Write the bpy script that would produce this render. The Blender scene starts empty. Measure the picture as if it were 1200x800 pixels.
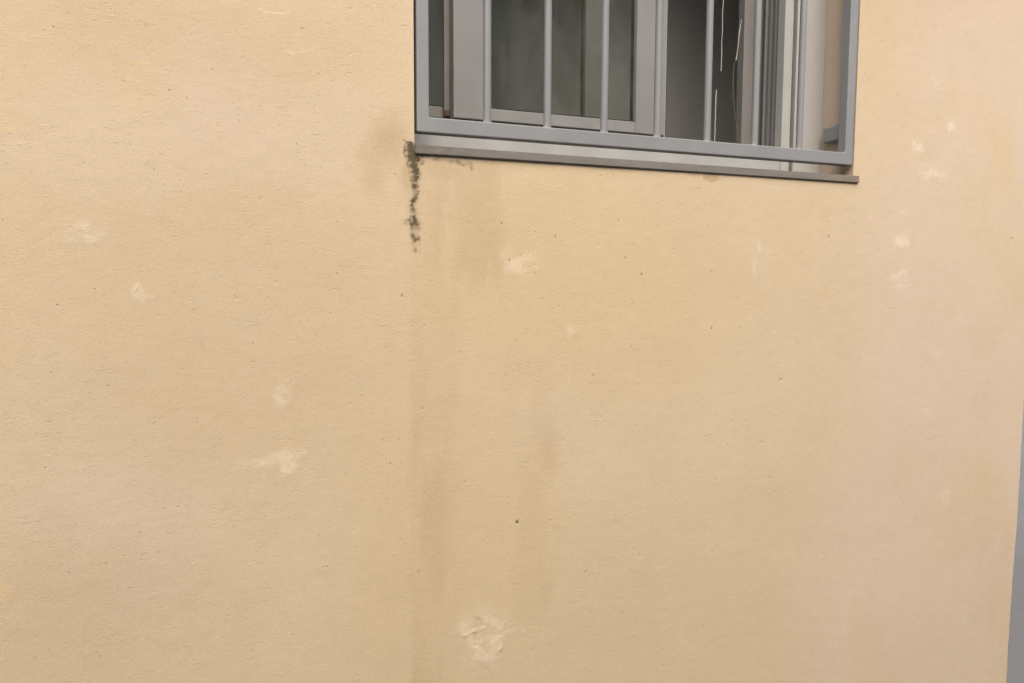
import bpy, bmesh, math, random
import numpy as np
from mathutils import Vector, Matrix

S = bpy.context.scene
C = S.collection
R = math.radians
random.seed(7)

# ------------------------------------------------------------------ camera
Z0 = 1.768                      # height of the underside of the grille above the pavement
F_PX, YAW, PITCH, ROLL = 883.34, 0.380527, -0.08366, 0.003944
CAM = Vector((-0.36069, -1.38170, Z0 - 0.26798))
cd = bpy.data.cameras.new('camera')
cam = bpy.data.objects.new('camera', cd)
C.objects.link(cam)
S.camera = cam
fw = Vector((math.sin(YAW)*math.cos(PITCH), math.cos(YAW)*math.cos(PITCH), math.sin(PITCH)))
rt = Vector((math.cos(YAW), -math.sin(YAW), 0))
up = rt.cross(fw)
rx = rt*math.cos(ROLL) + up*math.sin(ROLL)
ux = -rt*math.sin(ROLL) + up*math.cos(ROLL)
m = Matrix((rx, ux, -fw)).transposed().to_4x4()
m.translation = CAM
cam.matrix_world = m
cd.sensor_width = 36.0
cd.lens = 36.0*F_PX/1200.0
cd.clip_start = 0.02
cd.clip_end = 2000

# ------------------------------------------------------------------ light
SUN_EL, SUN_AZ = 50.0, -15.0    # azimuth measured from straight out of the wall, positive to the right
w = bpy.data.worlds.new('World')
S.world = w
w.use_nodes = True
nt = w.node_tree
nt.nodes.clear()
sky = nt.nodes.new('ShaderNodeTexSky')
sky.sky_type = 'NISHITA'
sky.sun_disc = False
sky.sun_elevation = R(SUN_EL)
sky.sun_rotation = R(180.0 - SUN_AZ)
sky.air_density = 1.0
sky.dust_density = 2.0
sky.ozone_density = 1.0
bg = nt.nodes.new('ShaderNodeBackground')
bg.inputs['Strength'].default_value = 0.10
wo = nt.nodes.new('ShaderNodeOutputWorld')
nt.links.new(sky.outputs[0], bg.inputs[0])
nt.links.new(bg.outputs[0], wo.inputs[0])
sd = bpy.data.lights.new('sun', 'SUN')
sd.energy = 1.5
sd.angle = R(60)
sd.color = (1.0, 0.905, 0.77)
so = bpy.data.objects.new('sun', sd)
C.objects.link(so)
a, e = R(SUN_AZ), R(SUN_EL)
sun_dir = Vector((math.sin(a)*math.cos(e), -math.cos(a)*math.cos(e), math.sin(e)))
so.rotation_euler = sun_dir.to_track_quat('Z', 'Y').to_euler()
so.location = (0, -4, 6)
S.view_settings.view_transform = 'Standard'
S.view_settings.look = 'None'
S.view_settings.gamma = 1.0
S.view_settings.exposure = 1.76

# ------------------------------------------------------------------ helpers
def lin(r, g, b):
    f = lambda c: (c/255/12.92 if c/255 <= .04045 else ((c/255+.055)/1.055)**2.4)
    return (f(r), f(g), f(b), 1)

def mat(name):
    mt = bpy.data.materials.new(name)
    mt.use_nodes = True
    n = mt.node_tree.nodes
    n.clear()
    out = n.new('ShaderNodeOutputMaterial')
    b = n.new('ShaderNodeBsdfPrincipled')
    mt.node_tree.links.new(b.outputs[0], out.inputs['Surface'])
    return mt, mt.node_tree, b, out

def N(t, kind, **kw):
    n = t.nodes.new(kind)
    for k, v in kw.items():
        if k in n.inputs: n.inputs[k].default_value = v
        else: setattr(n, k, v)
    return n

def mapped(t, scale):
    tc = N(t, 'ShaderNodeTexCoord')
    mp = N(t, 'ShaderNodeMapping')
    mp.inputs['Scale'].default_value = scale
    t.links.new(tc.outputs['Object'], mp.inputs['Vector'])
    return mp.outputs[0]

def noise(t, vec, scale=1.0, detail=4.0, rough=.55, dist=0.0):
    n = N(t, 'ShaderNodeTexNoise')
    n.inputs['Scale'].default_value = scale
    n.inputs['Detail'].default_value = detail
    n.inputs['Roughness'].default_value = rough
    n.inputs['Distortion'].default_value = dist
    t.links.new(vec, n.inputs['Vector'])
    return n.outputs['Fac']

def ramp(t, fac, stops):
    r = N(t, 'ShaderNodeValToRGB')
    el = r.color_ramp.elements
    while len(el) > 1: el.remove(el[-1])
    el[0].position, el[0].color = stops[0]
    for p, c in stops[1:]:
        q = el.new(p); q.color = c
    t.links.new(fac, r.inputs[0])
    return r.outputs[0]

def mrange(t, fac, a0, a1, b0, b1, smooth=True):
    n = N(t, 'ShaderNodeMapRange')
    if smooth: n.interpolation_type = 'SMOOTHSTEP'
    for k, v in zip((1, 2, 3, 4), (a0, a1, b0, b1)): n.inputs[k].default_value = v
    t.links.new(fac, n.inputs[0])
    return n.outputs[0]

def math_(t, op, x, y=None):
    n = N(t, 'ShaderNodeMath', operation=op)
    for i, v in enumerate((x, y)):
        if v is None: continue
        if isinstance(v, (int, float)): n.inputs[i].default_value = v
        else: t.links.new(v, n.inputs[i])
    return n.outputs[0]

def mix(t, fac, a_, b_, mode='MIX'):
    n = N(t, 'ShaderNodeMix', data_type='RGBA', blend_type=mode)
    for sock, v in ((n.inputs[0], fac), (n.inputs[6], a_), (n.inputs[7], b_)):
        if isinstance(v, (int, float)): sock.default_value = v
        elif isinstance(v, tuple): sock.default_value = v
        else: t.links.new(v, sock)
    return n.outputs[2]

def bump(t, bsdf, height, dist, strength=1.0, chain=None):
    n = N(t, 'ShaderNodeBump')
    n.inputs['Strength'].default_value = strength
    n.inputs['Distance'].default_value = dist
    t.links.new(height, n.inputs['Height'])
    if chain is not None: t.links.new(chain, n.inputs['Normal'])
    if bsdf is not None: t.links.new(n.outputs[0], bsdf.inputs['Normal'])
    return n.outputs[0]

def painted(name, col, rough=.5, var=.10, dirt=None, dirt_amt=.35, spec=.4):
    """painted or anodised metal with soft mottling, dust and faint vertical runs"""
    mt, t, b, _ = mat(name)
    v1 = mapped(t, (9, 9, 5)); v2 = mapped(t, (180, 180, 14))
    f = noise(t, v1, 1, 5, .6)
    g = noise(t, v2, 1, 3, .6)
    dark = tuple(c*(1-var) for c in col[:3]) + (1,)
    lite = tuple(min(1, c*(1+var)) for c in col[:3]) + (1,)
    c1 = ramp(t, f, [(.32, dark), (.68, lite)])
    c2 = mix(t, mrange(t, g, .48, .75, 0, .25), c1, dark)
    dd = dirt or (.16, .13, .09, 1)
    h = noise(t, mapped(t, (34, 34, 26)), 1, 6, .7)
    c3 = mix(t, mrange(t, h, .56, .80, 0, dirt_amt), c2, dd)
    t.links.new(c3, b.inputs['Base Color'])
    t.links.new(mrange(t, h, .3, .8, rough-.08, rough+.2), b.inputs['Roughness'])
    b.inputs['Specular IOR Level'].default_value = spec
    bump(t, b, noise(t, mapped(t, (420, 420, 300)), 1, 3, .6), .0004, .3)
    return mt

# ------------------------------------------------------------------ materials
M = {}
M['grille'] = painted('grey_metal_paint', (.205, .202, .195, 1), .46, .06, dirt_amt=.22)
M['alu'] = painted('grey_aluminium', (.222, .213, .196, 1), .42, .06, dirt_amt=.25)
M['alu_light'] = painted('pale_aluminium', (.385, .378, .338, 1), .40, .05, dirt_amt=.2)
M['alu_lifted'] = painted('lightened_sash_aluminium', (.74, .72, .65, 1), .40, .04, dirt_amt=.2)  # same sash aluminium, colour lightened to offset shade on the inner right stile
M['alu_dark'] = painted('dark_gasket_aluminium', (.085, .078, .066, 1), .6, .12)
M['alu_frame'] = painted('frame_aluminium', (.36, .35, .325, 1), .42, .07, dirt_amt=.3)
M['rubber'] = painted('black_rubber', (.02, .019, .017, 1), .75, .1)
M['brown'] = painted('rusty_brown_stop', (.09, .05, .035, 1), .8, .25)

def sill_material():
    mt, t, b, _ = mat('sill_paint')
    f = noise(t, mapped(t, (7, 7, 60)), 1, 6, .65)
    c1 = ramp(t, f, [(.3, (.135, .119, .100, 1)), (.7, (.182, .165, .143, 1))])
    g = noise(t, mapped(t, (60, 60, 60)), 1, 5, .7)
    c2 = mix(t, mrange(t, g, .52, .72, 0, .4), c1, (.12, .10, .075, 1))
    tc = N(t, 'ShaderNodeTexCoord'); sp = N(t, 'ShaderNodeSeparateXYZ')
    t.links.new(tc.outputs['Object'], sp.inputs[0])
    rust = math_(t, 'MULTIPLY', mrange(t, sp.outputs[0], .93, 1.03, 0, 1), mrange(t, g, .35, .6, .1, .55))
    c3 = mix(t, rust, c2, (.24, .165, .105, 1))
    mould = math_(t, 'MULTIPLY', mrange(t, sp.outputs[0], .0, .16, 1, 0), mrange(t, g, .38, .62, 0, .6))
    c4 = mix(t, mould, c3, (.10, .085, .05, 1))
    t.links.new(c4, b.inputs['Base Color'])
    b.inputs['Roughness'].default_value = .7
    b.inputs['Specular IOR Level'].default_value = .25
    bump(t, b, g, .0012, .5)
    return mt
M['sill'] = sill_material()

def wall_material():
    mt, t, b, _ = mat('floated_stucco')
    att = lambda n: N(t, 'ShaderNodeAttribute', attribute_name=n).outputs['Fac']
    big = noise(t, mapped(t, (3.1, 3.1, 2.2)), 1, 6, .55)
    base = ramp(t, big, [(.30, WALL_A), (.72, WALL_B)])
    base = mix(t, att('pink'), base, WALL_PINK)
    base = mix(t, att('ochre'), base, WALL_OCHRE)
    # cloudy trowel mottling, 2-6 cm
    mid = noise(t, mapped(t, (26, 26, 44)), 1, 5, .6, .4)
    base = mix(t, mrange(t, mid, .35, .68, 0, .13), base, WALL_DARK)
    # float marks: short drags lying across the wall
    warp = N(t, 'ShaderNodeTexNoise'); warp.inputs['Scale'].default_value = 7
    tc = N(t, 'ShaderNodeTexCoord')
    t.links.new(tc.outputs['Object'], warp.inputs['Vector'])
    vm = N(t, 'ShaderNodeVectorMath', operation='MULTIPLY_ADD')
    vm.inputs[1].default_value = (.02, .02, .05)
    t.links.new(warp.outputs['Color'], vm.inputs[0]); t.links.new(tc.outputs['Object'], vm.inputs[2])
    mp = N(t, 'ShaderNodeMapping'); mp.inputs['Scale'].default_value = (92, 92, 235)
    t.links.new(vm.outputs[0], mp.inputs['Vector'])
    dash = noise(t, mp.outputs[0], 1, 3, .6, .6)
    mp2 = N(t, 'ShaderNodeMapping'); mp2.inputs['Scale'].default_value = (230, 230, 270)
    mp2.inputs['Rotation'].default_value = (0, .5, 0)
    t.links.new(vm.outputs[0], mp2.inputs['Vector'])
    lump = noise(t, mp2.outputs[0], 1, 4, .65, .3)
    where = noise(t, mapped(t, (12, 12, 16)), 1, 3, .6)
    groove = math_(t, 'MULTIPLY', mrange(t, dash, .625, .70, 0, 1), mrange(t, where, .38, .62, .25, 1))
    ridge = math_(t, 'MULTIPLY', mrange(t, dash, .40, .31, 0, 1), mrange(t, where, .38, .62, .2, 1))
    grain = noise(t, mapped(t, (430, 430, 430)), 1, 2, .6)
    # pits
    vor = N(t, 'ShaderNodeTexVoronoi'); vor.inputs['Scale'].default_value = 75
    t.links.new(mapped(t, (1, .2, 1)), vor.inputs['Vector'])
    sep = N(t, 'ShaderNodeSeparateColor'); t.links.new(vor.outputs['Color'], sep.inputs[0])
    pit = math_(t, 'MULTIPLY', mrange(t, vor.outputs['Distance'], .06, .13, 1, 0),
                mrange(t, sep.outputs[0], .91, .95, 0, 1))
    col = mix(t, math_(t, 'MULTIPLY', groove, .115), base, WALL_DEEP)
    col = mix(t, math_(t, 'MULTIPLY', ridge, .13), col, WALL_LIGHT)
    col = mix(t, mrange(t, grain, .32, .70, 0, .20, False), col, WALL_DEEP)
    col = mix(t, math_(t, 'MULTIPLY', pit, .45), col, (.16, .10, .05, 1))
    rag = mrange(t, lump, .30, .70, -.34, .34, False)
    def ragged(name, lo, hi, amt):
        k = {'mould': .6, 'stain_tone': .5, 'fleck': .2}.get(name, 1.0)
        s = math_(t, 'ADD', att(name), math_(t, 'MULTIPLY', rag, math_(t, 'MULTIPLY', att(name), k)))
        return mrange(t, s, lo, hi, 0, amt)
    col = mix(t, ragged('pale', .04, 1.0, .50), col, WALL_PALE)
    col = mix(t, ragged('yellow', .15, .8, .55), col, (.66, .44, .17, 1))
    col = mix(t, ragged('stain_tone', .02, 1.05, .72), col, (.37, .262, .142, 1))
    col = mix(t, ragged('mould', .10, 1.0, .93), col, (.066, .053, .031, 1))
    col = mix(t, ragged('fleck', .15, 1.1, .9), col, (.07, .045, .03, 1))
    t.links.new(col, b.inputs['Base Color'])
    b.inputs['Roughness'].default_value = .92
    b.inputs['Specular IOR Level'].default_value = .15
    h = math_(t, 'SUBTRACT', math_(t, 'MULTIPLY', ridge, .55), math_(t, 'MULTIPLY', groove, 1.0))
    h = math_(t, 'ADD', h, math_(t, 'MULTIPLY', lump, .65))
    h = math_(t, 'SUBTRACT', h, math_(t, 'MULTIPLY', pit, 1.9))
    h = math_(t, 'ADD', h, math_(t, 'MULTIPLY', grain, .60))
    bump(t, b, h, .0009, .52)
    return mt
WALL_A = (.504, .392, .251, 1)
WALL_B = (.532, .422, .284, 1)
WALL_PINK = (.532, .422, .325, 1)
WALL_OCHRE = (.515, .392, .225, 1)
WALL_DARK = (.41, .31, .180, 1)
WALL_DEEP = (.33, .225, .12, 1)
WALL_LIGHT = (.66, .53, .37, 1)
WALL_PALE = (.655, .545, .415, 1)
M['wall'] = wall_material()

def plain(name, c0, c1, scale, rough=.85, bd=.002):
    mt, t, b, _ = mat(name)
    f = noise(t, mapped(t, (scale,)*3), 1, 7, .6)
    t.links.new(ramp(t, f, [(.3, c0), (.7, c1)]), b.inputs['Base Color'])
    b.inputs['Roughness'].default_value = rough
    bump(t, b, noise(t, mapped(t, (scale*25,)*3), 1, 4, .6), bd, .5)
    return mt
M['reveal'] = plain('reveal_stucco', (.45, .355, .255, 1), (.50, .40, .29, 1), 9, .92, .001)
M['room'] = plain('room_plaster', (.67, .645, .585, 1), (.74, .715, .65, 1), 2)
M['floor'] = plain('room_floor', (.42, .38, .31, 1), (.50, .46, .38, 1), 5)
M['shade_house'] = plain('shade_house_render', (.20, .175, .135, 1), (.26, .225, .175, 1), 1.5)
M['roof'] = plain('roof_tiles', (.25, .12, .08, 1), (.34, .18, .12, 1), 12)
M['ground'] = plain('grey_concrete_paving', (.122, .112, .098, 1), (.150, .138, .123, 1), 1.3, .9, .003)
M['cord'] = painted('off_white_cord', (.55, .53, .47, 1), .8, .05)
M['cord_dull'] = painted('dusty_cord', (.16, .15, .12, 1), .8, .1)

def glass_material(dust=.032, marks=True):
    mt = bpy.data.materials.new('dusty_mottled_glass')
    mt.use_nodes = True
    t = mt.node_tree; t.nodes.clear()
    out = N(t, 'ShaderNodeOutputMaterial')
    tr = N(t, 'ShaderNodeBsdfTransparent'); tr.inputs[0].default_value = (.83, .84, .815, 1)
    gl = N(t, 'ShaderNodeBsdfGlossy'); gl.inputs['Roughness'].default_value = .02
    df = N(t, 'ShaderNodeBsdfDiffuse'); df.inputs[0].default_value = (.41, .40, .375, 1)
    fr = N(t, 'ShaderNodeFresnel'); fr.inputs[0].default_value = 1.5
    m1 = N(t, 'ShaderNodeMixShader'); m2 = N(t, 'ShaderNodeMixShader')
    t.links.new(fr.outputs[0], m1.inputs[0]); t.links.new(tr.outputs[0], m1.inputs[1]); t.links.new(gl.outputs[0], m1.inputs[2])
    big = noise(t, mapped(t, (16, 16, 9)), 1, 5, .6)
    d = mrange(t, big, .36, .66, dust*.3, dust*1.8)  # dust film, its mottling widened to stand in for blotchy reflections
    small = noise(t, mapped(t, (70, 70, 22)), 1, 4, .7, 1.5)
    d = math_(t, 'ADD', d, mrange(t, small, .62, .80, 0, .14))
    t.links.new(d, m2.inputs[0]); t.links.new(m1.outputs[0], m2.inputs[1]); t.links.new(df.outputs[0], m2.inputs[2])
    t.links.new(m2.outputs[0], out.inputs['Surface'])
    wv = noise(t, mapped(t, (3, 3, 3)), 1, 2, .5)
    bn = N(t, 'ShaderNodeBump'); bn.inputs['Distance'].default_value = .002; bn.inputs['Strength'].default_value = .3
    t.links.new(wv, bn.inputs['Height']); t.links.new(bn.outputs[0], gl.inputs['Normal'])
    return mt
M['glass'] = glass_material()

# ------------------------------------------------------------------ mesh helpers
def empty(name, loc, label=None, cat=None):
    o = bpy.data.objects.new(name, None)
    C.objects.link(o)
    o.location = loc
    o.empty_display_size = .1
    if label: o['label'] = label
    if cat: o['category'] = cat
    return o

def place(o, parent):
    """parent keeping the world position (things are only translated)"""
    if parent is not None:
        o.parent = parent
        base = Vector(parent.location)
        p = parent.parent
        while p is not None:
            base += Vector(p.location); p = p.parent
        o.location = Vector(o.location) - base

def link(name, me, mats, parent=None, loc=(0, 0, 0), smooth=False):
    o = bpy.data.objects.new(name, me)
    C.objects.link(o)
    for k in (mats if isinstance(mats, (list, tuple)) else [mats]):
        if not o.data.materials or len(o.data.materials) < (len(mats) if isinstance(mats, (list, tuple)) else 1):
            me.materials.append(M[k])
    o.location = loc
    if smooth:
        for p in me.polygons: p.use_smooth = True
    place(o, parent)
    return o

def box_bm(bm, x0, x1, y0, y1, z0, z1, bev=0.0, seg=2):
    vs = [bm.verts.new((x, y, z)) for x in (x0, x1) for y in (y0, y1) for z in (z0, z1)]
    fs = [(0, 1, 3, 2), (4, 6, 7, 5), (0, 4, 5, 1), (2, 3, 7, 6), (0, 2, 6, 4), (1, 5, 7, 3)]
    ff = [bm.faces.new([vs[i] for i in f]) for f in fs]
    if bev:
        es = list({e for f in ff for e in f.edges})
        bmesh.ops.bevel(bm, geom=es, offset=bev, segments=seg, affect='EDGES', profile=.6)

def box(name, x0, x1, y0, y1, z0, z1, mk, parent, bev=.0008, seg=2):
    """coordinates: x along the wall, y into the wall, z above the grille's underside"""
    bm = bmesh.new()
    cx_, cy_, cz_ = (x0+x1)/2, (y0+y1)/2, (z0+z1)/2
    box_bm(bm, x0-cx_, x1-cx_, y0-cy_, y1-cy_, z0-cz_, z1-cz_, bev, seg)
    bmesh.ops.recalc_face_normals(bm, faces=bm.faces)
    me = bpy.data.meshes.new(name); bm.to_mesh(me); bm.free()
    return link(name, me, mk, parent, (cx_, cy_, cz_+Z0))

def profile_x(name, prof, x0, x1, mk, parent):
    """extrude a (y, z) outline along x"""
    bm = bmesh.new()
    a_ = [bm.verts.new((x0, y, z+Z0)) for y, z in prof]
    b_ = [bm.verts.new((x1, y, z+Z0)) for y, z in prof]
    n = len(prof)
    bm.faces.new(a_); bm.faces.new(b_[::-1])
    for i in range(n): bm.faces.new((a_[i], b_[i], b_[(i+1) % n], a_[(i+1) % n]))
    bmesh.ops.recalc_face_normals(bm, faces=bm.faces)
    bmesh.ops.bevel(bm, geom=[e_ for e_ in bm.edges], offset=.0012, segments=2, affect='EDGES')
    me = bpy.data.meshes.new(name); bm.to_mesh(me); bm.free()
    return link(name, me, mk, parent)

def profile_z(name, prof, z0, z1, mk, parent, bev=.0006):
    """extrude an (x, y) outline up z"""
    bm = bmesh.new()
    a_ = [bm.verts.new((x, y, z0+Z0)) for x, y in prof]
    b_ = [bm.verts.new((x, y, z1+Z0)) for x, y in prof]
    n = len(prof)
    bm.faces.new(a_); bm.faces.new(b_[::-1])
    for i in range(n): bm.faces.new((a_[i], b_[i], b_[(i+1) % n], a_[(i+1) % n]))
    bmesh.ops.recalc_face_normals(bm, faces=bm.faces)
    if bev: bmesh.ops.bevel(bm, geom=[e_ for e_ in bm.edges], offset=bev, segments=1, affect='EDGES')
    me = bpy.data.meshes.new(name); bm.to_mesh(me); bm.free()
    return link(name, me, mk, parent)

def on_wall(px, py):
    """point of the wall face (x, z above the grille's underside) seen at a photo position"""
    d = fw + rx*((px-600)/F_PX) + ux*((400-py)/F_PX)
    k = -CAM.y/d.y
    p = CAM + d*k
    return p.x, p.z - Z0

# ------------------------------------------------------------------ numpy noise
def vnoise(X, Z, fx, fz, seed):
    rg = np.random.RandomState(seed)
    T = rg.rand(256, 256)
    x = X*fx + 1000.37; z = Z*fz + 1000.71
    ix = np.floor(x).astype(int); iz = np.floor(z).astype(int)
    tx = x-ix; tz = z-iz
    tx = tx*tx*(3-2*tx); tz = tz*tz*(3-2*tz)
    g = lambda a_, b_: T[a_ % 256, b_ % 256]
    return ((g(ix, iz)*(1-tx)+g(ix+1, iz)*tx)*(1-tz) + (g(ix, iz+1)*(1-tx)+g(ix+1, iz+1)*tx)*tz)

def fbm(X, Z, fx, fz, seed, octs=4, rough=.55):
    s = 0; a_ = 1; tot = 0
    for i in range(octs):
        s = s + a_*vnoise(X, Z, fx*2**i, fz*2**i, seed+i*17); tot += a_; a_ *= rough
    return s/tot

def sstep(v, a_, b_):
    t = np.clip((v-a_)/(b_-a_), 0, 1)
    return t*t*(3-2*t)

# ------------------------------------------------------------------ the setting
def sheet(name, x0, x1, y0, y1, z, mk, nx=40, ny=40):
    bm = bmesh.new()
    bmesh.ops.create_grid(bm, x_segments=nx, y_segments=ny, size=.5)
    for v in bm.verts:
        v.co.x = x0 + (v.co.x+.5)*(x1-x0); v.co.y = y0 + (v.co.y+.5)*(y1-y0); v.co.z = z
    me = bpy.data.meshes.new(name); bm.to_mesh(me); bm.free()
    o = link(name, me, mk)
    return o
g = sheet('ground', -600, 600, -600, 600, 0.0, 'ground')
g['kind'] = 'structure'

# ------------------------------------------------------------------ the house
XL, XRV = -.0035, 1.060              # the window opening
ZB, ZT = -.0300, 1.170
XC = 1.7125                          # outer corner
house = empty('house', (.5, .1, 0),
              'tan stuccoed house wall with water stains and a barred window', 'house')

def build_wall():
    st = .0026
    rc = .007
    # distance along the facade, then round the corner and down the side
    def rng(a_, b_, s):
        n = max(1, int(round((b_-a_)/s)))
        return list(np.linspace(a_, b_, n, endpoint=False))
    u = rng(-5.0, -.95, .08) + rng(-.95, XL, st) + rng(XL, XRV, st) + rng(XRV, XC-rc, st)
    u += rng(XC-rc, XC-rc+rc*math.pi/2, rc*math.pi/2/6)
    u += rng(XC-rc+rc*math.pi/2, XC+.12, .006) + rng(XC+.12, XC+6, .12) + [XC+6]
    zz = rng(-Z0-.05, -1.55, .03) + rng(-1.55, ZB, st) + rng(ZB, .56, st) + rng(.56, ZT, .02) + rng(ZT, 1.55, .03) + [1.55]
    u = np.array(u); zz = np.array(zz)
    U, Z = np.meshgrid(u, zz)                      # rows = z
    arc0 = XC-rc; arc1 = arc0 + rc*math.pi/2
    th = np.clip((U-arc0)/rc, 0, math.pi/2)
    X = np.where(U < arc0, U, arc0 + rc*np.sin(th))
    Y = np.where(U < arc0, 0.0, rc - rc*np.cos(th)) + np.maximum(0, U-arc1)
    nxn, nyn = np.sin(th), -np.cos(th)
    A = {k: np.zeros_like(U) for k in ('pink', 'ochre', 'pale', 'yellow', 'stain_tone', 'mould', 'fleck')}
    H = np.zeros_like(U)
    n1 = fbm(U, Z, 18, 18, 3, 5, .6); n2 = fbm(U, Z, 18, 18, 40, 5, .6)
    WX = U + (n1-.5)*.030; WZ = Z + (n2-.5)*.030      # ragged outlines
    VX = U + (fbm(U, Z, 3, 3, 90, 4)-.5)*.25; VZ = Z + (fbm(U, Z, 3, 3, 70, 4)-.5)*.25
    fine = fbm(U, Z, 130, 190, 11, 3, .6)
    def W(px, py): return on_wall(px, py)
    def scale(px, py):
        a_, b_ = W(px, py), W(px+1, py+1)
        return abs(b_[0]-a_[0]), abs(b_[1]-a_[1])
    def blob(key, px, py, rx_, ry_, s=1.0, hard=.5, warp=1, rot=0, h=0.0):
        cx_, cz_ = W(px, py); sx, sz = scale(px, py)
        PX, PZ = (WX, WZ) if warp == 1 else ((VX, VZ) if warp == 2 else (U, Z))
        dx, dz = PX-cx_, PZ-cz_
        c_, s_ = math.cos(rot), math.sin(rot)
        dx, dz = dx*c_+dz*s_, -dx*s_+dz*c_
        d = np.sqrt((dx/(rx_*sx))**2 + (dz/(ry_*sz))**2)
        m_ = (1-sstep(d, hard, 1.0))
        A[key][:] = np.maximum(A[key], m_*s)
        return m_
    # broad tone: pinker to the right of the window and at the foot on the left
    cx0 = W(1010, 240)[0]
    edge = cx0 - (0.26*np.clip(-Z, -.3, .5))
    pk = sstep(VX, edge-.10, edge+.22)*.75
    bx, bz = W(60, 640)
    pk = np.maximum(pk, .55*(1-sstep(np.sqrt(((VX-bx)/.42)**2+((VZ-bz)/.33)**2), .3, 1)))
    bx, bz = W(150, 120)
    pk = np.maximum(pk, .5*(1-sstep(np.sqrt(((VX-bx)/.5)**2+((VZ-bz)/.22)**2), .3, 1)))
    A['pink'][:] = pk*sstep(fbm(U, Z, 5, 3, 5, 4), .25, .6)
    # ochre wash below the sill
    blob('ochre', 640, 330, 330, 190, .8, .1, 2)
    blob('ochre', 560, 640, 200, 260, .45, .1, 2)
    # broad water marks
    def streak(key, px, y0, y1, wl, wr, s, sl=.0, seed=0, warp=.012):
        xa, za = W(px, y0); xb, zb = W(px, y1)
        sx, _ = scale(px, (y0+y1)/2)
        t = np.clip((Z-za)/(zb-za), 0, 1)
        xc = xa + (xb-xa)*t + (fbm(U*0, Z, 1, 9, 200+seed, 3)-.5)*warp*2
        dx = (U-xc)
        prof = np.where(dx < 0, 1-sstep(-dx, wl*sx*.2, wl*sx), 1-sstep(dx, wr*sx*.2, wr*sx))
        ends = sstep(Z, zb-.03, zb+.08)*(1-sstep(Z, za-.01, za+.02))
        brk = .55+.45*sstep(fbm(U, Z, 30, 5, 300+seed, 4), .35, .62)
        A[key][:] = np.maximum(A[key], prof*ends*brk*s)
    streak('stain_tone', 489, 185, 990, 16, 76, .55, seed=1, warp=.004)
    streak('stain_tone', 489, 180, 990, 3, 12, .42, seed=11, warp=.003)
    streak('stain_tone', 560, 190, 360, 60, 60, .52, seed=2, warp=.02)
    blob('stain_tone', 520, 200, 62, 24, .62, .1, 1)
    blob('stain_tone', 540, 250, 46, 70, .42, .05, 1)
    blob('stain_tone', 481, 205, 22, 46, .7, .1, 1)
    streak('stain_tone', 622, 420, 760, 46, 50, .32, seed=3, warp=.03)
    streak('stain_tone', 470, 560, 990, 60, 20, .16, seed=12)
    streak('stain_tone', 1010, 215, 420, 30, 14, .13, seed=4)
    streak('stain_tone', 800, 205, 300, 30, 40, .14, seed=14)
    streak('stain_tone', 1150, 380, 990, 30, 40, .22, seed=5)
    blob('stain_tone', 455, 165, 48, 72, .72, .05, 1, -.35)
    blob('stain_tone', 440, 190, 34, 96, .55, .05, 1)
    blob('stain_tone', 1130, 560, 90, 130, .16, .1, 2)
    blob('stain_tone', 680, 720, 300, 120, .14, .1, 2)
    blob('stain_tone', 160, 470, 190, 90, .12, .1, 2)
    blob('stain_tone', 640, 530, 26, 66, .46, .1, 1)
    blob('stain_tone', 505, 500, 34, 90, .28, .1, 1)
    blob('stain_tone', 640, 690, 26, 36, .4, .1, 1)
    # mould running down from the end of the sill
    path = [(166, 483, 8.5, 1.15), (176, 483, 9.5, 1.2), (184, 485, 10, 1.2), (195, 486, 8.5, 1.1), (208, 487, 5.8, .95), (222, 486.5, 4.6, .85),
            (236, 485, 4.4, .74), (250, 484.5, 5, .68), (257, 484, 6, .72), (261, 484.5, 11.5, .78), (265, 484.5, 9, .74), (270, 486, 5, .62),
            (282, 487, 5.2, .58), (292, 486.5, 4, .46), (300, 486, 1.8, .28), (306, 486, 1, 0)]
    pz = np.array([W(p[1], p[0])[1] for p in path])[::-1]
    px_ = np.array([W(p[1], p[0])[0] for p in path])[::-1]
    sx0 = scale(486, 220)[0]
    wd = np.array([p[2]*sx0 for p in path])[::-1]; st_ = np.array([p[3] for p in path])[::-1]
    zi = Z + (fbm(U, Z, 60, 60, 800, 3)-.5)*.012
    xi = U + (fbm(U, Z, 55, 85, 810, 4, .65)-.5)*.0175
    xc_ = np.interp(zi, pz, px_); ww = np.interp(zi, pz, wd); ss = np.interp(zi, pz, st_, left=0, right=0)
    core = (1-sstep(np.abs(xi-xc_)/ww, .05, 1.5))*ss
    core *= .60+.58*sstep(fbm(U, Z, 140, 150, 820, 3, .7), .33, .6)
    halo = (1-sstep(np.abs(U-xc_)/ww, .2, 3.2))*np.clip(ss, 0, 1)*.75
    A['stain_tone'][:] = np.maximum(A['stain_tone'], halo)
    A['mould'][:] = np.maximum(A['mould'], core)
    spk = sstep(fbm(U, Z, 150, 170, 830, 2, .5), .60, .72)
    A['mould'][:] = np.maximum(A['mould'], spk*.55*(1-sstep(np.abs(U-xc_)/ww, .8, 2.6))*ss)
    blob('mould', 504, 185, 30, 9, .62, .1, 1)
    blob('mould', 537, 189, 32, 8, .48, .1, 1)
    blob('mould', 552, 194, 5, 11, .5, .2, 1)
    blob('mould', 575, 190, 30, 4, .26, .2, 1)
    A['mould'] *= .72+.56*sstep(fine, .30, .62)
    blob('stain_tone', 832, 207, 9, 7, 1.1, .7, 1)
    blob('stain_tone', 815, 204, 14, 4, .7, .4, 1)
    A['mould'] = np.where((U > XL-.001) & (Z > ZB), 0, A['mould'])
    streak('stain_tone', 486, 176, 330, 16, 14, .6, seed=21, warp=.004)
    blob('stain_tone', 110, 720, 360, 190, .42, .1, 2)  # from here, broad faint darkening at the sides and corners of the wall
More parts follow.
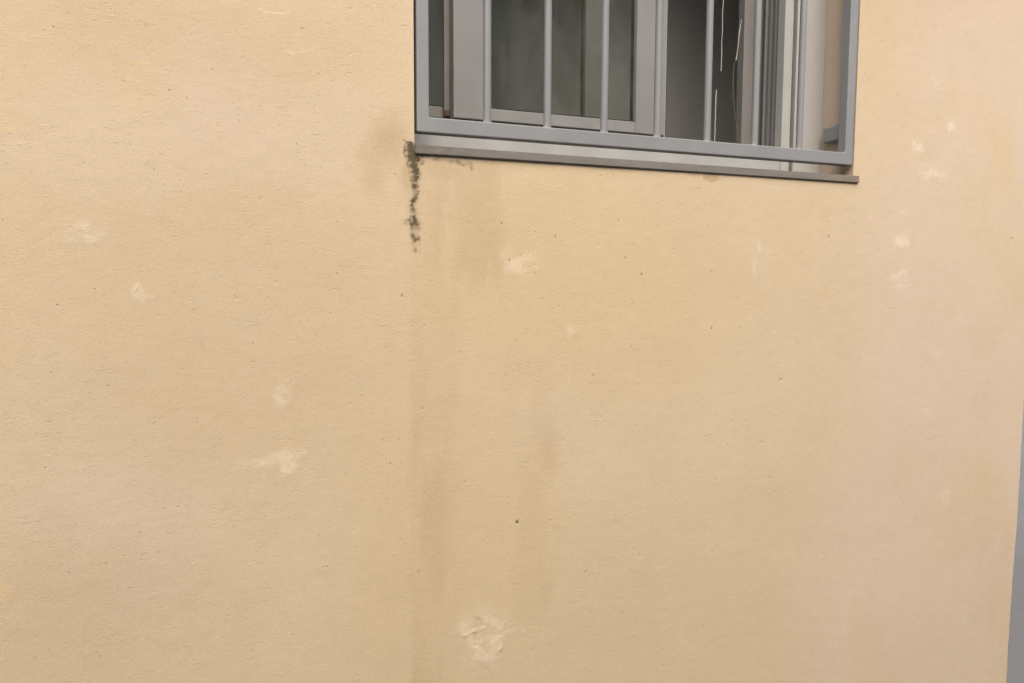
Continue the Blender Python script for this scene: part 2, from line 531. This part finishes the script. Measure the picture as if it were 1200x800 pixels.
    blob('stain_tone', 230, 380, 430, 330, .30, .2, 2)
    blob('stain_tone', 200, 20, 330, 190, .36, .1, 2)
    blob('stain_tone', 1130, -20, 210, 210, .40, .1, 2)
    blob('stain_tone', 1150, 790, 160, 150, .2, .1, 2)
    blob('stain_tone', 90, 330, 160, 120, .14, .1, 2)
    # pale filled spots
    pale = [(102, 276, 34, 18, .85, 0), (95, 268, 12, 9, .5, 0), (165, 342, 9, 20, .7, .3), (178, 346, 8, 4, .5, 0),
            (332, 460, 17, 22, .9, 0), (338, 452, 17, 8, .5, .2), (302, 542, 26, 8, .85, 0), (332, 542, 28, 20, .9, .3),
            (350, 532, 14, 10, .5, 0), (610, 312, 30, 22, .8, 0), (590, 300, 16, 16, .45, 0), (628, 302, 14, 14, .4, 0),
            (1057, 283, 14, 12, 1.1, 0), (1055, 327, 17, 16, .95, 0), (1075, 172, 11, 13, 1.1, 0), (1092, 206, 20, 14, .95, 0),
            (1085, 196, 9, 9, .6, 0), (1097, 411, 15, 9, .6, 0), (1085, 482, 9, 8, .5, 0), (1108, 577, 7, 24, .55, 0),
            (890, 292, 4, 14, .6, 0), (886, 312, 5, 22, .45, 0), (880, 335, 5, 6, .7, 0), (880, 372, 4, 12, .4, 0),
            (670, 393, 9, 7, .7, .3), (668, 440, 5, 10, .3, 0), (1117, 150, 6, 9, 1.1, 0), (1100, 210, 4, 5, .7, 0),
            (1140, 560, 5, 5, .3, 0), (1098, 95, 8, 12, .45, 0), (1088, 150, 7, 9, .45, 0), (1060, 250, 6, 10, .4, 0),
            (566, 748, 36, 46, .85, 0), (548, 725, 17, 15, .7, 0), (586, 735, 12, 22, .8, 0), (569, 768, 20, 18, .7, 0),
            (545, 738, 14, 10, .7, 0), (604, 738, 17, 4, .7, 0), (745, 300, 5, 4, .3, 0), (520, 300, 12, 12, .25, 0),
            (880, 242, 3, 3, .8, 0), (420, 240, 40, 60, .18, 0), (260, 120, 90, 40, .16, 0)]
    for px, py, a_, b_, s_, r_ in pale:
        mk_ = blob('pale', px, py, a_*1.12, b_*1.12, s_, .25, 1, r_)
        if s_ > .5: H += mk_*.0004*s_
    A['pale'] *= .30+.72*sstep(fbm(U, Z, 55, 75, 900, 4, .65), .34, .66)
    # trowel drags and the dashes of old paint
    for px, py, ln, s_ in [(310, 12, 12, 1), (322, 14, 16, 1), (336, 13, 8, .8), (342, 64, 12, .9), (356, 63, 9, .7),
                           (262, 4, 10, .6), (75, 262, 14, .3), (820, 650, 40, .25)]:
        blob('pale', px, py, ln, 2.2, s_, .35, 1)
    for px, py, a_, b_, s_ in [(165, 76, 30, 4, .55), (150, 52, 12, 12, .35), (12, 152, 9, 12, .45), (250, 148, 4, 16, .5),
                               (28, 140, 6, 10, .3), (5, 690, 9, 30, .4), (1085, 745, 20, 9, .25), (600, 90, 4, 4, 0)]:
        blob('yellow', px, py, a_, b_, s_, .2, 1)
    # the scarred repair low in the middle: curved ridges and a chipped rim
    def ridge(pts, wpx, h, key=None, s_=0):
        for (xa, ya), (xb, yb) in zip(pts[:-1], pts[1:]):
            ax, az = W(xa, ya); bx_, bz_ = W(xb, yb)
            sx, _ = scale(xa, ya)
            dx, dz = bx_-ax, bz_-az
            L2 = dx*dx+dz*dz
            t = np.clip(((U-ax)*dx+(Z-az)*dz)/L2, 0, 1)
            d = np.hypot(U-ax-t*dx+(n1-.5)*.022, Z-az-t*dz+(n2-.5)*.022)
            m_ = 1-sstep(d, 0, wpx*sx)
            H[:] = H + m_*h*.55*(.3+1.1*sstep(fine, .3, .7))
            if key: A[key][:] = np.maximum(A[key], m_*s_)
    ridge([(536, 742), (545, 745), (556, 738), (568, 734), (571, 737)], 3.6, .0014, 'pale', .5)
    ridge([(571, 737), (560, 724), (548, 720)], 2.6, -.0014, 'stain_tone', .4)
    ridge([(590, 728), (587, 742), (588, 758), (583, 766)], 3, .0022, 'pale', .6)
    ridge([(551, 763), (560, 776), (572, 784)], 3, -.0016, 'stain_tone', .35)
    ridge([(558, 755), (566, 758)], 2.5, -.0018, 'stain_tone', .4)
    ridge([(594, 737), (612, 739)], 2.5, .0015, 'pale', .5)
    ridge([(612, 322), (618, 314)], 3, -.0018, 'stain_tone', .6)
    ridge([(607, 324), (614, 321)], 2.5, .0016, 'pale', .7)
    ridge([(80, 285), (98, 292), (116, 288)], 2.5, .0012, 'pale', .4)
    ridge([(318, 549), (336, 556), (352, 548)], 2.5, .0014, 'pale', .6)
    ridge([(158, 322), (162, 340), (174, 350)], 2.5, .0012, 'pale', .5)
    # flecks and small holes
    fl = [(588, 262, 1.4, 2.4, 1), (597, 305, 1.8, 2.6, 1), (651, 278, 1.1, 2.6, .9), (471, 347, 1.6, 2.6, 1),
          (752, 322, 1.6, 1.7, 1), (733, 303, 1.6, 2, .8), (834, 385, 1.6, 1.8, 1), (971, 278, 1.4, 2.2, 1),
          (834, 319, 1.4, 1.6, .7), (606, 611, 3.0, 2.8, 1.2), (610, 300, 1.2, 1.8, .8), (1186, 280, 1.6, 1.6, .8),
          (495, 478, 1.8, 1.8, .7), (1060, 290, 1, 1, .4), (490, 605, 1.6, 1.6, .6), (704, 488, 1.5, 1.5, .6),
          (915, 444, 2.6, 1.2, .8), (893, 518, 2.4, 1.2, .6), (545, 564, 1.6, 1.4, .7), (686, 669, 1.6, 1.3, .7),
          (540, 412, 1.4, 1.4, .7), (340, 448, 1.4, 1.4, .7), (296, 423, 1.4, 1.2, .7), (900, 560, 2, 1.3, .4)]
    rg = np.random.RandomState(5)
    for i in range(70):
        fl.append((rg.uniform(0, 1180), rg.uniform(0, 800), rg.uniform(.7, 1.3), rg.uniform(.8, 1.6), rg.uniform(.35, .7)))
    for i in range(30):
        fl.append((rg.uniform(470, 820), rg.uniform(200, 420), rg.uniform(.7, 1.2), rg.uniform(.9, 2.0), rg.uniform(.4, .8)))
    for px, py, a_, b_, s_ in fl:
        cx_, cz_ = W(px, py)
        j = int(np.argmin(np.abs(u-cx_))); i = int(np.argmin(np.abs(zz-cz_)))
        sl = (slice(max(0, i-6), i+7), slice(max(0, j-6), j+7))
        sx, sz = scale(px, py)
        d = np.sqrt(((U[sl]-cx_)/(a_*.62*sx+.0006))**2 + ((Z[sl]-cz_)/(b_*.70*sz+.0006))**2)
        m_ = 1-sstep(d, .35, 1.25)
        A['fleck'][sl] = np.maximum(A['fleck'][sl], m_*s_)
        H[sl] -= m_*.0012
    # real unevenness of the render coat, fading at the edges of the opening
    gap = np.minimum(1, np.maximum.reduce([XL-U, U-XRV, ZB-Z, Z-ZT, np.zeros_like(U)])/.02)
    und = (fbm(U, Z, 2.2, 3.0, 500, 3)-.5)*.0040 + (fbm(U, Z, 22, 30, 520, 3)-.5)*.00035 + (fbm(U, Z, 70, 150, 560, 3)-.5)*.00022
    H = (H + und)*gap
    H = np.where(U > XC+.3, 0, H)
    X = X + nxn*H; Y = Y + nyn*H
    X = X + np.where((U > arc0-.002), (fbm(U*0, Z, 1, 40, 600, 4)-.5)*.0032, 0)
    nr, nc = U.shape
    co = np.stack([X, Y, Z+Z0], -1).reshape(-1, 3).astype(np.float32)
    r_, c_ = np.meshgrid(np.arange(nr-1), np.arange(nc-1), indexing='ij')
    uc = (u[:-1]+u[1:])/2; zc = (zz[:-1]+zz[1:])/2
    inside = ((uc > XL) & (uc < XRV))[None, :] & ((zc > ZB) & (zc < ZT))[:, None]
    keep = ~inside
    i0 = (r_*nc+c_)[keep]
    quads = np.stack([i0, i0+1, i0+1+nc, i0+nc], -1).astype(np.int32)
    nq = len(quads)
    me = bpy.data.meshes.new('wall')
    me.vertices.add(len(co)); me.vertices.foreach_set('co', co.ravel())
    me.loops.add(nq*4); me.loops.foreach_set('vertex_index', quads.ravel())
    me.polygons.add(nq)
    me.polygons.foreach_set('loop_start', np.arange(0, nq*4, 4, dtype=np.int32))
    me.polygons.foreach_set('use_smooth', np.ones(nq, dtype=bool))
    me.update(calc_edges=True)
    for k, v in A.items():
        at = me.attributes.new(k, 'FLOAT', 'POINT')
        at.data.foreach_set('value', np.clip(v, 0, 1.3).reshape(-1).astype(np.float32))
    print('wall quads', nq)
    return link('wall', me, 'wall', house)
wall = build_wall()

# reveals (side, top and bed of the opening), open to the room behind
WT = .26
FD = .105                        # window frame set this far back
def reveals():
    bm = bmesh.new()
    e_ = .012
    def quadstrip(p0, p1, p2, p3, n=24):
        # p0-p1 along the length, p3-p2 the far side
        L = [Vector(p0).lerp(Vector(p1), i/n) for i in range(n+1)]
        K = [Vector(p3).lerp(Vector(p2), i/n) for i in range(n+1)]
        a_ = [bm.verts.new(v) for v in L]; b_ = [bm.verts.new(v) for v in K]
        for i in range(n): bm.faces.new((a_[i], a_[i+1], b_[i+1], b_[i]))
    zb, zt = ZB+Z0, ZT+Z0
    quadstrip((XRV, 0, zb), (XRV, 0, zt), (XRV, WT, zt), (XRV, WT, zb))
    quadstrip((XL, 0, zt), (XL, 0, zb), (XL, WT, zb), (XL, WT, zt))
    quadstrip((XL, 0, zt), (XRV, 0, zt), (XRV, WT, zt), (XL, WT, zt))
    quadstrip((XRV, 0, zb), (XL, 0, zb), (XL, WT, zb), (XRV, WT, zb))
    me = bpy.data.meshes.new('reveal'); bm.to_mesh(me); bm.free()
    return link('reveal', me, 'reveal', house)
reveals()

# room behind
def room():
    x0, x1, y0, y1, z0, z1 = -.75, 1.50, WT, .88, .25, 2.95
    def panel(name, pts, mk='room'):
        bm = bmesh.new()
        bm.faces.new([bm.verts.new(p) for p in pts])
        me = bpy.data.meshes.new(name); bm.to_mesh(me); bm.free()
        return link(name, me, mk, house)
    panel('interior_wall', [(x0, y1, z0), (x1, y1, z0), (x1, y1, z1), (x0, y1, z1)])
    panel('interior_wall', [(x0, y0, z0), (x0, y1, z0), (x0, y1, z1), (x0, y0, z1)])
    panel('interior_wall', [(x1, y0, z0), (x1, y1, z0), (x1, y1, z1), (x1, y0, z1)])
    panel('interior_floor', [(x0, y0, z0), (x1, y0, z0), (x1, y1, z0), (x0, y1, z0)], 'floor')
    panel('interior_ceiling', [(x0, y0, z1), (x1, y0, z1), (x1, y1, z1), (x0, y1, z1)])
    # inner face of the outside wall, around the opening
    bm = bmesh.new()
    zb, zt = ZB+Z0, ZT+Z0
    for a_, b_, c_, d_ in ((x0, XL, z0, z1), (XRV, x1, z0, z1), (XL, XRV, z0, zb), (XL, XRV, zt, z1)):
        bm.faces.new([bm.verts.new(p) for p in ((a_, WT, c_), (b_, WT, c_), (b_, WT, d_), (a_, WT, d_))])
    me = bpy.data.meshes.new('interior_wall'); bm.to_mesh(me); bm.free()
    link('interior_wall', me, 'room', house)
room()
box('roof', -5.2, 1.95, -.28, 6.2, 1.545, 1.72, 'roof', house, .01)

# unseen house block added opposite to darken the lower wall and the pane reflections
nb = empty('added_shade_house', (-2, -4.6, 0), 'plain brownish house block added out of view to shade the wall, mirrored in the panes', 'house')
def nbox(name, x0, x1, y0, y1, z0, z1, mk): return box(name, x0, x1, y0, y1, z0-Z0, z1-Z0, mk, nb, .01)
nbox('wall', -14, 7, -9.0, -4.6, -.05, 3.95, 'shade_house')
nbox('roof', -14.3, 7.3, -9.3, -4.3, 3.96, 4.11, 'roof')

# sill
sill = profile_x('window_sill', [(-.0055, -.0404), (-.0055, -.0245), (.02, -.0215), (FD+.03, -.0185), (FD+.03, -.045), (.002, -.045), (.0005, -.0412)],
                 XL+.0006, 1.0745, 'sill', house)

# ------------------------------------------------------------------ the window
win = empty('window', (.53, FD, Z0), None, None)
place(win, house)
H0, H1 = -.0175, 1.165           # bottom and top of the outer frame
JL = .935
box('bottom_frame', XL+.001, JL-.0015, FD, FD+.085, H0, .040, 'alu_frame', win, .0012)
box('top_frame', XL+.001, JL-.0015, FD, FD+.09, 1.10, H1, 'alu_frame', win, .0012)
box('left_jamb', XL+.001, .052, FD+.0015, FD+.09, .0405, 1.0995, 'alu', win, .001)
# right jamb: pale lip, dark groove, thin line, broad cover, ribbed channel going back
profile_z('jamb_lip', [(JL, FD), (JL+.019, FD), (JL+.019, FD+.0015), (JL+.021, FD+.0015), (JL+.021, FD), (JL+.0255, FD), (JL+.0255, FD+.024), (JL, FD+.024)],
          H0, H1, 'alu_light', win)
box('jamb_groove', JL+.0258, JL+.0362, FD+.012, FD+.03, H0, H1, 'rubber', win, 0)
box('jamb_bead', JL+.0364, JL+.0378, FD-.001, FD+.02, H0, H1, 'alu_light', win, .0004)
M['alu_cover'] = painted('jamb_cover_aluminium', (.365, .345, .315, 1), .38, .04, dirt_amt=.15)
profile_z('jamb_cover', [(JL+.0384, FD+.005), (JL+.046, FD), (JL+.062, FD-.0015), (XRV-.0005, FD-.0015), (XRV-.0005, FD+.05), (JL+.0384, FD+.05)],
          H0, H1, 'alu_cover', win, .0008)
ch = [(JL+.004, FD+.0245)]
x_in, yy = JL+.004, FD+.0245
prof = [(JL+.0255, FD+.0245), (JL+.003, FD+.0245)]
for k, (dx, dy) in enumerate([(.003, .006), (.009, .006), (.009, .004), (.003, .004), (.003, .010), (.010, .010), (.010, .003),
                              (.002, .003), (.002, .009), (.008, .009), (.008, .006), (.002, .006), (.002, .004)]):
    yy += dy*.62
    prof.append((JL+dx, yy))
prof.append((JL+.0255, yy))
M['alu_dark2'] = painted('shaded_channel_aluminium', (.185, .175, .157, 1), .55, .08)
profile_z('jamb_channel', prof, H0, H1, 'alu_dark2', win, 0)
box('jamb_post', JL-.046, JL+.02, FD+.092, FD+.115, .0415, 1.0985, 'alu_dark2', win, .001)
# tracks
for yt in (FD+.012, FD+.036, FD+.062):
    box('track', .054, JL-.004, yt, yt+.003, .0402, .0475, 'alu', win, .0003)

# the sashes' members hang directly under the window (thing > part > sub-part)
def build_sash(x0, x1, y0, y1, wl, wr, zr0, zr1, mk, mk_right=None):
    z1_ = 1.095
    yb = y1
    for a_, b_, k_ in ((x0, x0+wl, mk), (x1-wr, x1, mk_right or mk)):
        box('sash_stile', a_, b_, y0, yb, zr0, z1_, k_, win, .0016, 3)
    box('sash_rail', x0+wl+.0002, x1-wr-.0002, y0+.0012, yb-.001, zr0+.0005, zr1, mk, win, .0014, 3)
    box('sash_rail', x0+wl+.0002, x1-wr-.0002, y0+.0012, yb-.001, 1.05, z1_-.0005, mk, win, .0014, 3)
    ym = (y0+yb)/2
    # gasket then pane
    box('gasket', x0+wl+.0003, x1-wr-.0003, y0+.004, y0+.0065, zr1+.0002, zr1+.0028, 'rubber', win, 0)
    box('pane', x0+wl-.004, x1-wr+.004, ym-.002, ym+.002, zr1-.004, 1.054, 'glass', win, 0)
build_sash(.1065, .6065, FD+.004, FD+.032, .064, .076, .0550, .0795, 'alu')
build_sash(-.001+.054, .484, FD+.048, FD+.072, .010, .058, .0610, .0845, 'alu', 'alu_lifted')
# interlock flange behind the left stile, brush seal beside the right stile
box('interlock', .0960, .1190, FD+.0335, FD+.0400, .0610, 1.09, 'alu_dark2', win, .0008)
box('brush_seal', .6068, .6115, FD+.010, FD+.026, .052, 1.09, 'alu_light', win, .0008)
box('brush_seal', .6118, .6140, FD+.012, FD+.026, .052, 1.09, 'rubber', win, 0)
box('sash_stop', .094, .107, FD+.026, FD+.0332, .0610, .0735, 'brown', win, .002, 3)

# ------------------------------------------------------------------ the grille
gr = empty('window_grille', (.53, .0125, Z0),
           'grey painted steel security grille of upright round bars in front of the window', 'window grille')
GX0, GX1, GZ0, GZ1 = .0018, 1.0565, 0.0, 1.155
GW, GH = .0235, .0282
def grille_frame():
    """one welded ring with softly rounded inner corners"""
    bm = bmesh.new()
    def rr(x0, x1, z0, z1, r, n=5):
        pts = []
        for cx_, cz_, a0 in ((x1-r, z1-r, 0), (x0+r, z1-r, 90), (x0+r, z0+r, 180), (x1-r, z0+r, 270)):
            for i in range(n+1):
                a_ = R(a0+90*i/n)
                pts.append((cx_+r*math.cos(a_), cz_+r*math.sin(a_)))
        return pts
    def off(r_out, r_in, y, o):
        a_ = rr(GX0+o, GX1-o, GZ0+o, GZ1-o, max(.0004, r_out-o))
        b_ = rr(GX0+GW-o, GX1-GW+o, GZ0+GH-o, GZ1-GH+o, r_in+o)
        return ([bm.verts.new((x-.53, y-.0125, z)) for x, z in a_], [bm.verts.new((x-.53, y-.0125, z)) for x, z in b_])
    b = .0020
    L = [off(.003, .0035, b, 0), off(.003, .0035, b*.3, b*.3), off(.003, .0035, 0, b),]
    Bk = [off(.003, .0035, .025-b, 0), off(.003, .0035, .025, b)]
    def bridge(p, q):
        n = len(p)
        for i in range(n): bm.faces.new((p[i], p[(i+1) % n], q[(i+1) % n], q[i]))
    seq = [L[2], L[1], L[0], Bk[0], Bk[1]]
    for s_, t_ in zip(seq[:-1], seq[1:]):
        bridge(s_[0], t_[0]); bridge(s_[1], t_[1])
    bridge(L[2][0], L[2][1]); bridge(Bk[1][0], Bk[1][1])
    bmesh.ops.recalc_face_normals(bm, faces=bm.faces)
    me = bpy.data.meshes.new('frame'); bm.to_mesh(me); bm.free()
    return link('frame', me, 'grille', gr, (.53, .0125, Z0))
grille_frame()

def bar_mesh():
    bm = bmesh.new()
    r = .0077; seg = 20
    z0, z1 = GZ0+GH-.0008, GZ1-GH+.0008
    prof = [(z0, r+.0034), (z0+.0014, r+.0020), (z0+.0032, r+.0009), (z0+.006, r+.0003), (z0+.010, r)]
    n = 22
    for i in range(1, n): prof.append((z0+.010+(z1-z0-.02)*i/n, r))
    prof += [(z1-.010, r), (z1-.006, r+.0003), (z1-.0032, r+.0009), (z1-.0014, r+.0020), (z1, r+.0034)]
    rings = []
    for z, rr_ in prof:
        ring = []
        for k in range(seg):
            t = 2*math.pi*k/seg
            ring.append(bm.verts.new((rr_*math.cos(t), min(r, rr_)*math.sin(t)*1.0, z)))
        rings.append(ring)
    for a_, b_ in zip(rings[:-1], rings[1:]):
        for k in range(seg): bm.faces.new((a_[k], a_[(k+1) % seg], b_[(k+1) % seg], b_[k]))
    bmesh.ops.recalc_face_normals(bm, faces=bm.faces)
    me = bpy.data.meshes.new('bar'); bm.to_mesh(me); bm.free()
    for p in me.polygons: p.use_smooth = True
    return me
bm_me = bar_mesh()
bar0 = link('bar', bm_me, 'grille', gr, (.14375, .0127, Z0))
for i in range(1, 7):
    b = bar0.copy(); C.objects.link(b); b.parent = gr
    b.location = (.14375+.12712*i + random.uniform(-.0005, .0005) - .53, .0002, 0)
    b.rotation_euler.z = random.uniform(0, .3)
lug = box('fixing_lug', 1.0415, XRV-.0006, .0252, .083, .062, .1005, 'grille', gr, .006, 4)
for zz_ in (.95,):
    box('fixing_lug', 1.0415, XRV-.0006, .0252, .083, zz_, zz_+.0385, 'grille', gr, .006, 4)
box('fixing_lug', XL+.0006, .0150, .0252, .083, .062, .1005, 'grille', gr, .004, 4)

# ------------------------------------------------------------------ cords hanging in the open half
def cord(name, pts, label, mk='cord'):
    """pts: (x, y, z, radius)"""
    bm = bmesh.new()
    seg = 6
    # resample with a gentle curve
    P = []
    for i in range(len(pts)-1):
        for k in range(8):
            t = k/8
            P.append([pts[i][j]*(1-t)+pts[i+1][j]*t for j in range(4)])
    P.append(list(pts[-1]))
    base = P[-1]
    rings = []
    for q, (x, y, z, r) in enumerate(P):
        jx = .0006*math.sin(q*1.7)*(r > .0005)
        rr_ = r*(1+.22*math.sin(q*2.3+1))
        rings.append([bm.verts.new((x+jx-base[0]+rr_*math.cos(2*math.pi*k/seg), y-base[1]+rr_*math.sin(2*math.pi*k/seg), z-base[2])) for k in range(seg)])
    for a_, b_ in zip(rings[:-1], rings[1:]):
        for k in range(seg): bm.faces.new((a_[k], a_[(k+1) % seg], b_[(k+1) % seg], b_[k]))
    bm.faces.new(rings[0]); bm.faces.new(rings[-1][::-1])
    bmesh.ops.recalc_face_normals(bm, faces=bm.faces)
    me = bpy.data.meshes.new(name); bm.to_mesh(me); bm.free()
    o = link(name, me, mk, None, (base[0], base[1], base[2]+Z0))
    o['label'] = label; o['category'] = 'cord'; o['group'] = 'cords hanging in the open half of the window'
    return o
yc = .15
cord('hanging_cord', [(.786, yc, 1.09, .0006), (.7867, yc, .62, .0006), (.7880, yc, .39, .0006), (.7872, yc, .240, .0007), (.7872, yc, .226, .0009)],
     'straight off-white cord ending in a small knot, inside the open dark half of the window')
cord('hanging_cord', [(.7838, yc+.012, .185, .0009), (.7828, yc+.012, .12, .0009), (.7832, yc+.012, .055, .0009)],
     'short pale upright cord standing low in the dark opening, below the knotted one')
cord('hanging_cord', [(.8420, yc, .352, .0006), (.8362, yc, .312, .0009), (.8345, yc, .286, .0007), (.8320, yc, .272, .0009), (.8300, yc, .256, .0014)],
     'short slanting frayed pale cord in the dark opening, right of the straight cord')
cord('hanging_cord', [(.8296, yc+.006, .254, .0007), (.8272, yc+.006, .215, .0007), (.8290, yc+.006, .17, .0006), (.8375, yc+.006, .12, .0006), (.853, yc+.006, .064, .0006)],
     'thin dull curving string hanging low in the dark opening, beneath the frayed cord', 'cord_dull')
